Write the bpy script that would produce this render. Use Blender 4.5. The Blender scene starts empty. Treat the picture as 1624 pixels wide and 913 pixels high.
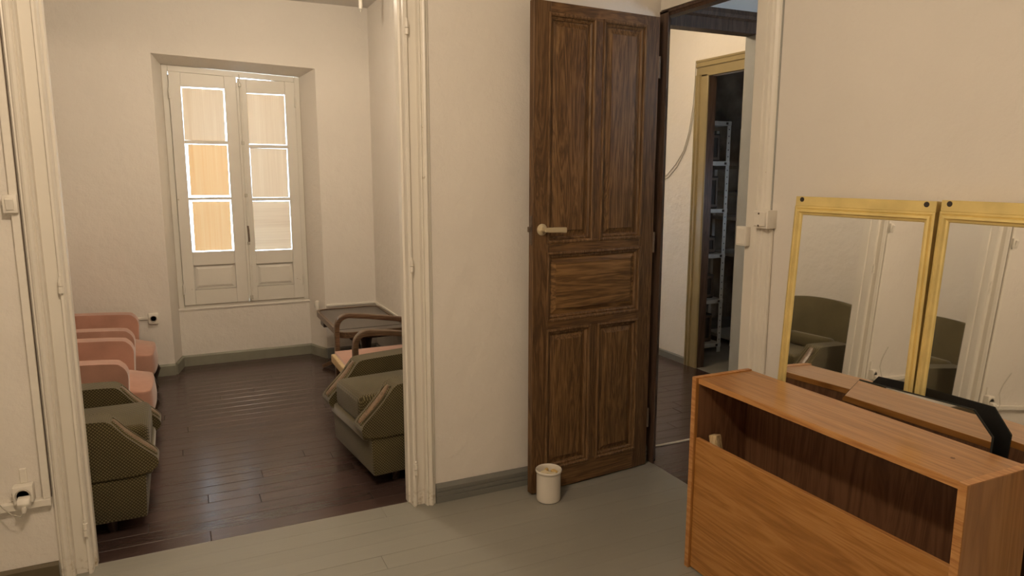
import bpy, bmesh, math, random
from mathutils import Vector, Matrix

random.seed(7)
C = bpy.context.scene.collection
S = bpy.context.scene

# ------------------------------------------------------------------ camera
cam_d = bpy.data.cameras.new('camera')
cam = bpy.data.objects.new('camera', cam_d)
C.objects.link(cam)
YAW, PITCH, ROLL = math.radians(25.15), math.radians(9.32), math.radians(0.08)
fwd = Vector((math.sin(YAW) * math.cos(PITCH), math.cos(YAW) * math.cos(PITCH), -math.sin(PITCH)))
rgt = Vector((math.cos(YAW), -math.sin(YAW), 0))
up = rgt.cross(fwd)
r2 = math.cos(ROLL) * rgt + math.sin(ROLL) * up
u2 = -math.sin(ROLL) * rgt + math.cos(ROLL) * up
m = Matrix((r2, u2, -fwd)).transposed().to_4x4()
m.translation = Vector((0, 0, 1.5))
cam.matrix_world = m
cam_d.sensor_width = 36.0
cam_d.lens = 1124.0 / 1624.0 * 36.0
cam_d.clip_start = 0.02
S.camera = cam

# ------------------------------------------------------------------ world, sun, lamps, exposure
w = bpy.data.worlds.new('sky')
S.world = w
w.use_nodes = True
bg = w.node_tree.nodes['Background']
bg.inputs[0].default_value = (0.62, 0.79, 1.0, 1)
bg.inputs[1].default_value = 12.0


def light(name, kind, loc, energy, color, size=0.06):
    d = bpy.data.lights.new(name, kind)
    d.energy = energy
    d.color = color
    if kind == 'POINT':
        d.shadow_soft_size = size
    o = bpy.data.objects.new(name, d)
    o.location = loc
    C.objects.link(o)
    return o


WARM = (1.0, 0.79, 0.57)
light('room_lamp', 'POINT', (0.02, 1.25, 2.42), 60, WARM, 0.07)
light('parlour_lamp', 'POINT', (0.52, 4.05, 2.58), 34, (1.0, 0.83, 0.63), 0.06)
light('corridor_lamp', 'POINT', (2.45, 4.0, 2.6), 26, (1.0, 0.78, 0.52), 0.06)
sun = light('sun', 'SUN', (2, 9, 6), 26.0, (1.0, 0.90, 0.76))
sun.data.angle = math.radians(0.6)
sd = Vector((-0.62, -0.62, -0.62)).normalized()
sun.rotation_euler = sd.to_track_quat('-Z', 'Y').to_euler()
S.view_settings.view_transform = 'Standard'
S.view_settings.look = 'None'
S.view_settings.gamma = 1.0
S.view_settings.use_curve_mapping = False
S.view_settings.exposure = 0.0


# ------------------------------------------------------------------ material helpers
def newmat(name):
    mt = bpy.data.materials.new(name)
    mt.use_nodes = True
    nt = mt.node_tree
    return mt, nt, nt.nodes['Principled BSDF']


def N(nt, typ, **kw):
    n = nt.nodes.new(typ)
    for k, v in kw.items():
        setattr(n, k, v)
    return n


def ramp(nt, fac, stops):
    r = N(nt, 'ShaderNodeValToRGB')
    e = r.color_ramp.elements
    while len(e) < len(stops):
        e.new(0.5)
    for i, (p, c) in enumerate(stops):
        e[i].position = p
        e[i].color = (*c, 1)
    nt.links.new(fac, r.inputs[0])
    return r.outputs[0]


def coords(nt, scale=(1, 1, 1), rand=0.0, rot=(0, 0, 0)):
    t = N(nt, 'ShaderNodeTexCoord')
    mp = N(nt, 'ShaderNodeMapping')
    mp.inputs['Scale'].default_value = scale
    mp.inputs['Rotation'].default_value = rot
    src = t.outputs['Object']
    if rand:
        oi = N(nt, 'ShaderNodeObjectInfo')
        mul = N(nt, 'ShaderNodeMath', operation='MULTIPLY')
        mul.inputs[1].default_value = rand
        nt.links.new(oi.outputs['Random'], mul.inputs[0])
        cx = N(nt, 'ShaderNodeCombineXYZ')
        for i in range(3):
            nt.links.new(mul.outputs[0], cx.inputs[i])
        ad = N(nt, 'ShaderNodeVectorMath', operation='ADD')
        nt.links.new(src, ad.inputs[0])
        nt.links.new(cx.outputs[0], ad.inputs[1])
        src = ad.outputs[0]
    nt.links.new(src, mp.inputs[0])
    return mp.outputs[0]


def noise(nt, vec, scale, detail=4, rough=0.55, dist=0.0):
    n = N(nt, 'ShaderNodeTexNoise')
    n.inputs['Scale'].default_value = scale
    n.inputs['Detail'].default_value = detail
    n.inputs['Roughness'].default_value = rough
    n.inputs['Distortion'].default_value = dist
    nt.links.new(vec, n.inputs['Vector'])
    return n.outputs['Fac']


def bump(nt, bsdf, h, strength, dist=0.01):
    b = N(nt, 'ShaderNodeBump')
    b.inputs['Strength'].default_value = strength
    b.inputs['Distance'].default_value = dist
    nt.links.new(h, b.inputs['Height'])
    nt.links.new(b.outputs[0], bsdf.inputs['Normal'])


def mixc(nt, fac, a, b, mode='MIX'):
    x = N(nt, 'ShaderNodeMix', data_type='RGBA', blend_type=mode)
    if isinstance(fac, float):
        x.inputs[0].default_value = fac
    else:
        nt.links.new(fac, x.inputs[0])
    for v, i in ((a, 6), (b, 7)):
        if isinstance(v, tuple):
            x.inputs[i].default_value = (*v, 1)
        else:
            nt.links.new(v, x.inputs[i])
    return x.outputs[2]


def plain(name, col, rough=0.5, metal=0.0, var=0.06, scale=14, bmp=0.0, spec=0.5):
    mt, nt, b = newmat(name)
    v = coords(nt)
    f = noise(nt, v, scale)
    lo = tuple(c * (1 - var) for c in col)
    hi = tuple(min(1, c * (1 + var)) for c in col)
    nt.links.new(ramp(nt, f, [(0.3, lo), (0.7, hi)]), b.inputs['Base Color'])
    b.inputs['Roughness'].default_value = rough
    b.inputs['Metallic'].default_value = metal
    b.inputs['Specular IOR Level'].default_value = spec
    if bmp:
        bump(nt, b, noise(nt, v, scale * 6), bmp, 0.004)
    return mt


def plaster(name, col, stain=(0.62, 0.52, 0.40)):
    mt, nt, b = newmat(name)
    v = coords(nt)
    big = noise(nt, v, 1.3, 5, 0.6)
    fine = noise(nt, v, 9, 6, 0.6)
    base = ramp(nt, big, [(0.30, tuple(c * 0.95 for c in col)), (0.70, col)])
    spot = ramp(nt, noise(nt, v, 5.5, 3, 0.7, 0.6), [(0.70, (0, 0, 0)), (0.82, (1, 1, 1))])
    nt.links.new(mixc(nt, mixc(nt, 0.82, spot, (0, 0, 0)), base, stain), b.inputs['Base Color'])
    b.inputs['Roughness'].default_value = 0.72
    b.inputs['Specular IOR Level'].default_value = 0.3
    mul = N(nt, 'ShaderNodeMath', operation='ADD')
    nt.links.new(fine, mul.inputs[0])
    nt.links.new(noise(nt, v, 2.6, 2), mul.inputs[1])
    bump(nt, b, mul.outputs[0], 0.42, 0.022)
    return mt


def trimpaint(name, col, grime=(0.30, 0.22, 0.10)):
    mt, nt, b = newmat(name)
    v = coords(nt)
    base = ramp(nt, noise(nt, v, 6, 5), [(0.3, tuple(c * 0.965 for c in col)), (0.65, col)])
    chips = ramp(nt, noise(nt, v, 26, 3, 0.6), [(0.735, (0, 0, 0)), (0.76, (1, 1, 1))])
    # scuffs and dirt kicked onto the foot of the woodwork
    sx = N(nt, 'ShaderNodeSeparateXYZ')
    nt.links.new(v, sx.inputs[0])
    foot = N(nt, 'ShaderNodeMapRange')
    foot.inputs[1].default_value = 0.10
    foot.inputs[2].default_value = 0.0
    nt.links.new(sx.outputs[2], foot.inputs[0])
    dirt = N(nt, 'ShaderNodeMath', operation='MULTIPLY')
    nt.links.new(foot.outputs[0], dirt.inputs[0])
    d2 = ramp(nt, noise(nt, v, 40, 3), [(0.52, (0, 0, 0)), (0.72, (1, 1, 1))])
    nt.links.new(d2, dirt.inputs[1])
    mx = N(nt, 'ShaderNodeMath', operation='MAXIMUM')
    cm = N(nt, 'ShaderNodeMath', operation='MULTIPLY')
    cm.inputs[1].default_value = 0.45
    nt.links.new(chips, cm.inputs[0])
    nt.links.new(cm.outputs[0], mx.inputs[0])
    nt.links.new(dirt.outputs[0], mx.inputs[1])
    nt.links.new(mixc(nt, mx.outputs[0], base, grime), b.inputs['Base Color'])
    b.inputs['Roughness'].default_value = 0.38
    bump(nt, b, noise(nt, v, 18, 4), 0.12, 0.006)
    return mt


def wood(name, dark, mid, light_, grain='z', rough=0.42, scale=1.0, rand=9.0, contrast=1.0, coat=0.0):
    mt, nt, b = newmat(name)
    k = 0.07
    sc = {'x': (k, 1, 1), 'y': (1, k, 1), 'z': (1, 1, k)}[grain]
    v = coords(nt, tuple(c * scale for c in sc), rand)
    n1 = noise(nt, v, 9, 4, 0.6, 1.6)
    n2 = noise(nt, v, 60, 5, 0.65, 0.3)
    wv = N(nt, 'ShaderNodeMath', operation='MULTIPLY_ADD')
    nt.links.new(n1, wv.inputs[0])
    wv.inputs[1].default_value = 7.0
    wv.inputs[2].default_value = 0.0
    fr = N(nt, 'ShaderNodeMath', operation='PINGPONG')
    nt.links.new(wv.outputs[0], fr.inputs[0])
    fr.inputs[1].default_value = 0.5
    a = N(nt, 'ShaderNodeMath', operation='ADD')
    nt.links.new(fr.outputs[0], a.inputs[0])
    nt.links.new(n2, a.inputs[1])
    h = N(nt, 'ShaderNodeMath', operation='MULTIPLY')
    nt.links.new(a.outputs[0], h.inputs[0])
    h.inputs[1].default_value = 0.72
    s = 0.22 * contrast
    col = ramp(nt, h.outputs[0], [(0.5 - s - 0.05, dark), (0.5, mid), (0.5 + s + 0.1, light_)])
    nt.links.new(col, b.inputs['Base Color'])
    b.inputs['Roughness'].default_value = rough
    b.inputs['Coat Weight'].default_value = coat
    b.inputs['Coat Roughness'].default_value = 0.25
    bump(nt, b, h.outputs[0], 0.12, 0.003)
    return mt


def boards(name, a, bcol, rough, scuff, scuff_amt=0.25, bmp=0.25):
    """painted floorboards: tint differs from board to board, long worn streaks"""
    mt, nt, b = newmat(name)
    oi = N(nt, 'ShaderNodeObjectInfo')
    base = ramp(nt, oi.outputs['Random'], [(0.0, a), (1.0, bcol)])
    v = coords(nt, (0.12, 1, 1), 13.0)
    st = ramp(nt, noise(nt, v, 22, 5, 0.6), [(0.52, (0, 0, 0)), (0.78, (1, 1, 1))])
    st2 = mixc(nt, 1.0 - scuff_amt, st, (0, 0, 0))
    nt.links.new(mixc(nt, st2, base, scuff), b.inputs['Base Color'])
    v2 = coords(nt, (0.25, 1, 1), 5.0)
    rr = N(nt, 'ShaderNodeMapRange')
    rr.inputs[3].default_value = rough - 0.05
    rr.inputs[4].default_value = rough + 0.09
    nt.links.new(noise(nt, v2, 12, 4), rr.inputs[0])
    nt.links.new(rr.outputs[0], b.inputs['Roughness'])
    bump(nt, b, noise(nt, v2, 20, 4), bmp, 0.006)
    return mt


def fabric(name, dark, lite, period=0.010, strength=0.5, worn=None):
    mt, nt, b = newmat(name)
    s = 2 * math.pi / (10 * period * 1.414)
    outs = []
    for sc in ((1, 1, 1), (-1, 1, 1)):
        v = coords(nt, sc)
        wv = N(nt, 'ShaderNodeTexWave', bands_direction='DIAGONAL')
        wv.inputs['Scale'].default_value = s
        wv.inputs['Distortion'].default_value = 0.4
        wv.inputs['Detail'].default_value = 1
        nt.links.new(v, wv.inputs[0])
        outs.append(wv.outputs['Fac'])
    mu = N(nt, 'ShaderNodeMath', operation='MULTIPLY')
    nt.links.new(outs[0], mu.inputs[0])
    nt.links.new(outs[1], mu.inputs[1])
    v = coords(nt)
    base = ramp(nt, mu.outputs[0], [(0.05, dark), (0.5, lite)])
    tone = ramp(nt, noise(nt, v, 4, 4), [(0.3, (0.80, 0.80, 0.80)), (0.7, (1.1, 1.1, 1.06))])
    nt.links.new(mixc(nt, 1.0, base, tone, 'MULTIPLY'), b.inputs['Base Color'])
    b.inputs['Roughness'].default_value = 0.9
    b.inputs['Specular IOR Level'].default_value = 0.15
    b.inputs['Sheen Weight'].default_value = 0.25
    b.inputs['Sheen Roughness'].default_value = 0.5
    bump(nt, b, mu.outputs[0], strength, 0.004)
    return mt


def velvet(name, col, var=0.14):
    mt, nt, b = newmat(name)
    v = coords(nt)
    f = noise(nt, v, 5, 5, 0.6)
    nt.links.new(ramp(nt, f, [(0.3, tuple(c * (1 - var) for c in col)), (0.7, tuple(c * (1 + var) for c in col))]), b.inputs['Base Color'])
    b.inputs['Roughness'].default_value = 0.95
    b.inputs['Specular IOR Level'].default_value = 0.1
    b.inputs['Sheen Weight'].default_value = 0.5
    b.inputs['Sheen Roughness'].default_value = 0.4
    bump(nt, b, noise(nt, v, 220, 2), 0.25, 0.002)
    return mt


def blind_mat(name, col, stripe, axis='x'):
    mt, nt, b = newmat(name)
    out = nt.nodes['Material Output']
    sc = (190, 1, 1.5) if axis == 'x' else (1.5, 1, 150)
    f = noise(nt, coords(nt, sc), 1.0, 2, 0.6)
    big = noise(nt, coords(nt, (14, 1, 0.5) if axis == 'x' else (0.5, 1, 14)), 1.0, 2)
    a = N(nt, 'ShaderNodeMath', operation='ADD')
    nt.links.new(f, a.inputs[0])
    nt.links.new(big, a.inputs[1])
    h = N(nt, 'ShaderNodeMath', operation='MULTIPLY')
    h.inputs[1].default_value = 0.5
    nt.links.new(a.outputs[0], h.inputs[0])
    c = ramp(nt, h.outputs[0], [(0.35, stripe), (0.62, col)])
    nt.links.new(c, b.inputs['Base Color'])
    b.inputs['Roughness'].default_value = 0.8
    tr = N(nt, 'ShaderNodeBsdfTranslucent')
    nt.links.new(c, tr.inputs[0])
    mx = N(nt, 'ShaderNodeMixShader')
    mx.inputs[0].default_value = 0.12
    nt.links.new(b.outputs[0], mx.inputs[1])
    nt.links.new(tr.outputs[0], mx.inputs[2])
    nt.links.new(mx.outputs[0], out.inputs[0])
    return mt


def glass_mat():
    mt, nt, b = newmat('window_glass')
    out = nt.nodes['Material Output']
    t = N(nt, 'ShaderNodeBsdfTransparent')
    t.inputs[0].default_value = (0.95, 0.98, 0.97, 1)
    g = N(nt, 'ShaderNodeBsdfGlossy')
    g.inputs['Roughness'].default_value = 0.02
    f = N(nt, 'ShaderNodeFresnel')
    f.inputs[0].default_value = 1.45
    mx = N(nt, 'ShaderNodeMixShader')
    nt.links.new(f.outputs[0], mx.inputs[0])
    nt.links.new(t.outputs[0], mx.inputs[1])
    nt.links.new(g.outputs[0], mx.inputs[2])
    nt.links.new(mx.outputs[0], out.inputs[0])
    return mt


M = {
    'plaster': plaster('white_plaster', (0.80, 0.755, 0.69)),
    'ceiling': plain('ceiling_white', (0.66, 0.63, 0.59), 0.8, 0, 0.04, 3),
    'trim': trimpaint('white_woodwork', (0.79, 0.75, 0.67)),
    'winpaint': trimpaint('window_paint', (0.76, 0.73, 0.66)),
    'plastic': plain('white_plastic', (0.80, 0.76, 0.68), 0.35, 0, 0.03, 30),
    'base_grey': boards('grey_skirting', (0.17, 0.17, 0.155), (0.20, 0.20, 0.18), 0.5, (0.27, 0.26, 0.22)),
    'base_olive': plain('dull_green_skirting', (0.25, 0.245, 0.19), 0.5, 0, 0.12, 10),
    'grey_floor': boards('grey_floor_paint', (0.268, 0.258, 0.222), (0.282, 0.272, 0.235), 0.42, (0.36, 0.335, 0.27), 0.25, 0.15),
    'dark_floor': boards('dark_floor_varnish', (0.058, 0.037, 0.033), (0.076, 0.048, 0.042), 0.22, (0.13, 0.085, 0.07), 0.25, 0.22),
    'gap': plain('floor_gap_dirt', (0.03, 0.025, 0.02), 0.9),
    'store_floor': plain('store_floor_cement', (0.20, 0.19, 0.165), 0.8, 0, 0.15, 5),
    'door_v': wood('door_wood_upright_grain', (0.052, 0.025, 0.010), (0.110, 0.056, 0.021), (0.205, 0.112, 0.046), 'z', 0.56, 1.7, 9, 0.95),
    'door_h': wood('door_wood_level_grain', (0.052, 0.025, 0.010), (0.118, 0.060, 0.022), (0.235, 0.125, 0.048), 'x', 0.56, 1.5, 9, 0.95),
    'frame_brown': wood('door_frame_brown', (0.055, 0.030, 0.019), (0.085, 0.048, 0.031), (0.12, 0.072, 0.045), 'z', 0.5, 1.0, 9, 0.6),
    'teak': wood('teak_veneer', (0.30, 0.122, 0.022), (0.41, 0.178, 0.038), (0.49, 0.235, 0.065), 'y', 0.30, 0.9, 9, 0.8, 0.35),
    'teak_v': wood('teak_veneer_upright', (0.29, 0.120, 0.026), (0.38, 0.165, 0.040), (0.45, 0.215, 0.065), 'z', 0.36, 0.7, 9, 0.8, 0.15),
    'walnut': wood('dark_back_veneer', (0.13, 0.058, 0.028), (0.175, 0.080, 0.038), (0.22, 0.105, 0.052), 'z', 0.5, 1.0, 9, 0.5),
    'edge': wood('veneer_edge_band', (0.40, 0.17, 0.05), (0.50, 0.235, 0.075), (0.58, 0.30, 0.11), 'y', 0.4, 1.0, 9, 0.6),
    'pale_wood': wood('pale_wood', (0.42, 0.29, 0.14), (0.55, 0.41, 0.22), (0.66, 0.52, 0.32), 'z', 0.6, 2.0, 9, 0.6),
    'bent_wood': wood('bentwood', (0.070, 0.040, 0.022), (0.110, 0.064, 0.035), (0.155, 0.094, 0.053), 'x', 0.38, 1.5, 9, 0.7, 0.2),
    'chair_wood': wood('armrest_wood', (0.115, 0.068, 0.034), (0.165, 0.102, 0.053), (0.22, 0.14, 0.078), 'x', 0.35, 1.5, 9, 0.7, 0.2),
    'dark_wood': wood('dark_leg_wood', (0.018, 0.010, 0.007), (0.032, 0.018, 0.012), (0.055, 0.032, 0.02), 'z', 0.4, 2.0, 9, 0.6),
    'table_top': plain('dark_table_top', (0.075, 0.062, 0.055), 0.28, 0, 0.2, 6),
    'gold': plain('gold_frame', (0.78, 0.62, 0.25), 0.42, 0.32, 0.10, 9),
    'screw': plain('dark_screw_hole', (0.03, 0.022, 0.016), 0.6),
    'mirror': plain('mirror_silver', (0.88, 0.88, 0.86), 0.015, 1.0, 0.0, 1),
    'smoked': plain('smoked_mirror_edge', (0.022, 0.023, 0.021), 0.16, 0.0, 0.05, 5),
    'black': plain('black_backing', (0.02, 0.02, 0.02), 0.6),
    'green': fabric('green_ribbed_fabric', (0.052, 0.041, 0.018), (0.170, 0.140, 0.066)),
    'green_flat': velvet('green_worn_velour', (0.125, 0.104, 0.056)),
    'pink': velvet('pink_velour', (0.47, 0.265, 0.200)),
    'olive': plain('olive_paint', (0.30, 0.235, 0.115), 0.42, 0, 0.08, 6, 0.1),
    'ceramic': plain('white_ceramic', (0.80, 0.75, 0.66), 0.22, 0, 0.02, 8),
    'soap': plain('yellow_block', (0.70, 0.50, 0.20), 0.7, 0, 0.1, 20),
    'cream': plain('cream_block', (0.72, 0.62, 0.42), 0.7, 0, 0.1, 20),
    'handle': plain('brassy_handle', (0.72, 0.62, 0.42), 0.28, 0.55, 0.04, 20),
    'iron': plain('painted_iron', (0.55, 0.52, 0.45), 0.45, 0.3, 0.15, 40),
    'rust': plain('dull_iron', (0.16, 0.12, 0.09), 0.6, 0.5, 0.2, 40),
    'steel': plain('grey_shelf_steel', (0.55, 0.54, 0.50), 0.5, 0.2, 0.08, 20),
    'old_wall': plain('stained_old_wall', (0.30, 0.245, 0.18), 0.95, 0, 0.6, 3.2, 0.4),
    'crate': plain('dark_crate', (0.045, 0.035, 0.028), 0.7, 0, 0.2, 10),
    'cable': plain('grey_cable', (0.45, 0.42, 0.36), 0.5),
    'base_dark': plain('dark_brown_skirting', (0.115, 0.09, 0.05), 0.55, 0, 0.12, 10),
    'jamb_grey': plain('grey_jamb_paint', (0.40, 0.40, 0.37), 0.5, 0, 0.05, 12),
    'door_panel_v': wood('door_panel_upright_grain', (0.060, 0.029, 0.011), (0.135, 0.069, 0.024), (0.25, 0.138, 0.054), 'z', 0.56, 1.9, 9, 0.85),
    'door_panel_h': wood('door_panel_level_grain', (0.065, 0.031, 0.011), (0.160, 0.082, 0.027), (0.31, 0.170, 0.062), 'x', 0.56, 1.1, 9, 0.85),
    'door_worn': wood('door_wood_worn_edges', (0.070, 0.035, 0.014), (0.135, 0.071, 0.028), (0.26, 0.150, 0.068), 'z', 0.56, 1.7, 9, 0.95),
    'stone': plain('facade_render', (0.52, 0.47, 0.39), 0.9, 0, 0.1, 4),
    'glass': glass_mat(),
    'blind': blind_mat('beige_paper_blind', (0.84, 0.66, 0.46), (0.74, 0.54, 0.35)),
    'blind_level': blind_mat('beige_paper_blind_level', (0.84, 0.66, 0.46), (0.72, 0.53, 0.35), 'z'),
    'blind_sunlit': blind_mat('sunlit_paper_blind', (0.95, 0.66, 0.36), (0.90, 0.54, 0.25)),  # same paper, with the sun glow of the left panes put into its colour
}


# ------------------------------------------------------------------ mesh helpers
def bx(bm, x0, x1, y0, y1, z0, z1):
    vs = [bm.verts.new((x, y, z)) for z in (z0, z1) for y in (y0, y1) for x in (x0, x1)]
    for f in ((0, 2, 3, 1), (4, 5, 7, 6), (0, 1, 5, 4), (2, 6, 7, 3), (0, 4, 6, 2), (1, 3, 7, 5)):
        bm.faces.new([vs[i] for i in f])
    return vs


def prism(bm, prof, axis, a, b):
    """closed 2D profile swept straight along an axis. z: (x,y); y: (x,z); x: (y,z)"""
    def P(p, t):
        return {'z': (p[0], p[1], t), 'y': (p[0], t, p[1]), 'x': (t, p[0], p[1])}[axis]
    lo = [bm.verts.new(P(p, a)) for p in prof]
    hi = [bm.verts.new(P(p, b)) for p in prof]
    n = len(prof)
    bm.faces.new(lo)
    bm.faces.new(hi)
    for i in range(n):
        bm.faces.new((lo[i], lo[(i + 1) % n], hi[(i + 1) % n], hi[i]))


def tube(bm, pts, r, n=10, caps=True):
    pts = [Vector(p) for p in pts]
    rs = r if isinstance(r, (list, tuple)) else [r] * len(pts)
    rings = []
    prev = None
    for i, p in enumerate(pts):
        t = (pts[min(i + 1, len(pts) - 1)] - pts[max(i - 1, 0)]).normalized()
        if prev is None:
            a = t.cross(Vector((0, 0, 1)))
            if a.length < 1e-4:
                a = t.cross(Vector((1, 0, 0)))
        else:
            a = prev - t * prev.dot(t)
        a.normalize()
        prev = a
        b = t.cross(a)
        rings.append([bm.verts.new(p + (a * math.cos(2 * math.pi * k / n) + b * math.sin(2 * math.pi * k / n)) * rs[i]) for k in range(n)])
    for A, B in zip(rings, rings[1:]):
        for k in range(n):
            bm.faces.new((A[k], A[(k + 1) % n], B[(k + 1) % n], B[k]))
    if caps:
        bm.faces.new(rings[0])
        bm.faces.new(rings[-1])


def ribbon(bm, pts, wid, th, side):
    """rectangular bar following pts; wid along the vector side, th across it"""
    pts = [Vector(p) for p in pts]
    side = Vector(side).normalized()
    rings = []
    for i, p in enumerate(pts):
        t = (pts[min(i + 1, len(pts) - 1)] - pts[max(i - 1, 0)]).normalized()
        n = t.cross(side).normalized()
        ww = wid[i] if isinstance(wid, (list, tuple)) else wid
        tt = th[i] if isinstance(th, (list, tuple)) else th
        rings.append([bm.verts.new(p + side * sx * ww / 2 + n * sn * tt / 2) for sx, sn in ((-1, -1), (1, -1), (1, 1), (-1, 1))])
    for A, B in zip(rings, rings[1:]):
        for k in range(4):
            bm.faces.new((A[k], A[(k + 1) % 4], B[(k + 1) % 4], B[k]))
    bm.faces.new(rings[0])
    bm.faces.new(rings[-1])


def lathe(bm, prof, n=40, c=(0, 0)):
    rings = [[bm.verts.new((c[0] + r * math.cos(2 * math.pi * k / n), c[1] + r * math.sin(2 * math.pi * k / n), z)) for k in range(n)] for r, z in prof]
    for A, B in zip(rings, rings[1:]):
        for k in range(n):
            bm.faces.new((A[k], A[(k + 1) % n], B[(k + 1) % n], B[k]))
    bm.faces.new(rings[0])
    bm.faces.new(rings[-1])


def nested(bm, x0, x1, z0, z1, prof, y0=0.0, cap=True):
    """nested rectangles in the xz plane: (inset, depth y) steps, joined into a moulded surface"""
    rings = []
    for ins, y in prof:
        rings.append([bm.verts.new((x, y0 + y, z)) for x, z in ((x0 + ins, z0 + ins), (x1 - ins, z0 + ins), (x1 - ins, z1 - ins), (x0 + ins, z1 - ins))])
    for A, B in zip(rings, rings[1:]):
        for k in range(4):
            bm.faces.new((A[k], A[(k + 1) % 4], B[(k + 1) % 4], B[k]))
    if cap:
        bm.faces.new(rings[-1])


def obj(name, bm, mat, parent=None, bevel=0.0, seg=2, smooth=False, sub=0, angle=35):
    bmesh.ops.recalc_face_normals(bm, faces=bm.faces)
    if bevel:
        es = [e for e in bm.edges if len(e.link_faces) == 2 and e.calc_face_angle(0) > math.radians(30)]
        bmesh.ops.bevel(bm, geom=es, offset=bevel, segments=seg, profile=0.5, affect='EDGES', clamp_overlap=True)
    me = bpy.data.meshes.new(name)
    bm.to_mesh(me)
    bm.free()
    o = bpy.data.objects.new(name, me)
    me.materials.append(mat)
    C.objects.link(o)
    if parent:
        o.parent = parent
    if sub:
        md = o.modifiers.new('subsurf', 'SUBSURF')
        md.levels = sub
        md.render_levels = sub
    if smooth:
        for p in me.polygons:
            p.use_smooth = True
        try:
            me.set_sharp_from_angle(angle=math.radians(angle))
        except Exception:
            pass
    return o


def box(name, mat, d, parent=None, bevel=0.0, seg=2, smooth=False):
    bm = bmesh.new()
    bx(bm, *d)
    return obj(name, bm, mat, parent, bevel, seg, smooth)


def tag(o, label, cat, group=None, kind=None):
    o['label'] = label
    o['category'] = cat
    if group:
        o['group'] = group
    if kind:
        o['kind'] = kind
    return o


def thing(name, label, cat, loc=(0, 0, 0), rz=0.0, group=None, kind=None):
    o = bpy.data.objects.new(name, None)
    o.empty_display_size = 0.1
    C.objects.link(o)
    o.location = loc
    o.rotation_euler = (0, 0, rz)
    return tag(o, label, cat, group, kind)


def copy_thing(root, loc, rz, label, group=None):
    r = root.copy()
    C.objects.link(r)
    r.location = loc
    r.rotation_euler = (0, 0, rz)
    r['label'] = label
    if group:
        r['group'] = group
    for ch in list(root.children):
        c = ch.copy()
        C.objects.link(c)
        c.parent = r
        for g in list(ch.children):
            d = g.copy()
            C.objects.link(d)
            d.parent = c
    return r


def struct(name, bm_or_box, mat, label, cat, bevel=0.0):
    if isinstance(bm_or_box, (tuple, list)):
        bm = bmesh.new()
        bx(bm, *bm_or_box)
    else:
        bm = bm_or_box
    o = obj(name, bm, mat, None, bevel)
    return tag(o, label, cat, None, 'structure')


# ================================================================== FLOORS
def floor(name, x0, x1, y0, y1, mat, label, wid, gp=0.0006, top=0.0):
    f = struct(name, (x0, x1, y0, y1, top - 0.06, top - 0.006), M['gap'], label, 'floor')
    n = max(1, round((y1 - y0) / wid))
    dy = (y1 - y0) / n
    L = (x1 - x0)
    meshes = {}
    for i in range(n):
        ya = y0 + i * dy
        cut = x0 + L * random.uniform(0.25, 0.75)
        for a, b in ((x0, cut), (cut, x1)) if gp > 0.0004 or i % 4 == 1 else ((x0, x1),):
            ln = b - a - 0.0012
            key = round(ln, 2)
            if key not in meshes:
                bm = bmesh.new()
                bx(bm, 0, ln, gp, dy - gp, -0.012, 0)
                es = [e for e in bm.edges if all(abs(v.co.z) < 1e-5 for v in e.verts)]
                bmesh.ops.bevel(bm, geom=es, offset=gp * 1.4, segments=1, affect='EDGES')
                bmesh.ops.recalc_face_normals(bm, faces=bm.faces)
                me = bpy.data.meshes.new('floorboard')
                bm.to_mesh(me)
                bm.free()
                me.materials.append(mat)
                meshes[key] = me
            o = bpy.data.objects.new('floorboard', meshes[key])
            o.location = (a + 0.0006, ya, top + random.uniform(-0.0006, 0.0))
            C.objects.link(o)
            o.parent = f
    return f


floor('floor', -2.0, 2.156, -1.3, 2.975, M['grey_floor'], 'grey painted board floor of the front room with worn joints', 0.102, 0.0003)
floor('floor.001', -1.15, 1.435, 2.975, 5.95, M['dark_floor'], 'dark brown varnished board floor of the armchair room', 0.093, 0.0011)
floor('floor.002', 2.156, 3.554, 1.5, 5.75, M['dark_floor'], 'dark brown board floor seen through the narrow doorway', 0.10)
struct('floor.004', (1.50, 2.156, 2.976, 5.75, -0.06, 0.0), M['store_floor'], 'bare floor behind the brown door wall', 'floor')
struct('floor.003', (3.554, 5.6, 3.2, 5.75, -0.06, 0.0), M['store_floor'], 'dull cement floor of the dark storeroom', 'floor')
struct('trim_7', (2.29, 2.93, 3.03, 3.048, -0.004, 0.004), M['cable'], 'thin pale threshold strip across the dark passage floor', 'trim')
struct('ceiling', (-2.1, 5.7, -1.3, 6.05, 2.75, 2.85), M['ceiling'], 'plain off-white ceiling over the rooms', 'ceiling')

# ================================================================== WALLS
bm = bmesh.new()
prism(bm, [(-2.1, 0), (-0.478, 0), (-0.478, 2.45), (0.975, 2.45), (0.975, 0), (2.20, 0), (2.20, 2.75), (-2.1, 2.75)], 'y', 2.915, 3.0)
struct('wall_back', bm, M['plaster'], 'white plaster wall with the wide opening to the armchair room', 'wall')
bm = bmesh.new()
prism(bm, [(-1.3, 0), (2.255, 0), (2.255, 2.25), (2.915, 2.25), (2.915, 2.75), (-1.3, 2.75)], 'x', 2.156, 2.205)
struct('wall_right', bm, M['plaster'], 'white plaster wall behind the gold mirrors', 'wall')
struct('wall_left', (-2.1, -2.0, -1.3, 2.915, 0, 2.75), M['plaster'], 'white plaster side wall of the front room', 'wall')
struct('wall_front', (-2.1, 2.25, -1.4, -1.3, 0, 2.75), M['plaster'], 'white plaster wall behind the viewer', 'wall')
struct('wall_parlour_left', (-1.15, -1.02, 3.0, 5.71, 0, 2.75), M['plaster'], 'white plaster wall behind the pink and green armchairs', 'wall')
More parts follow.
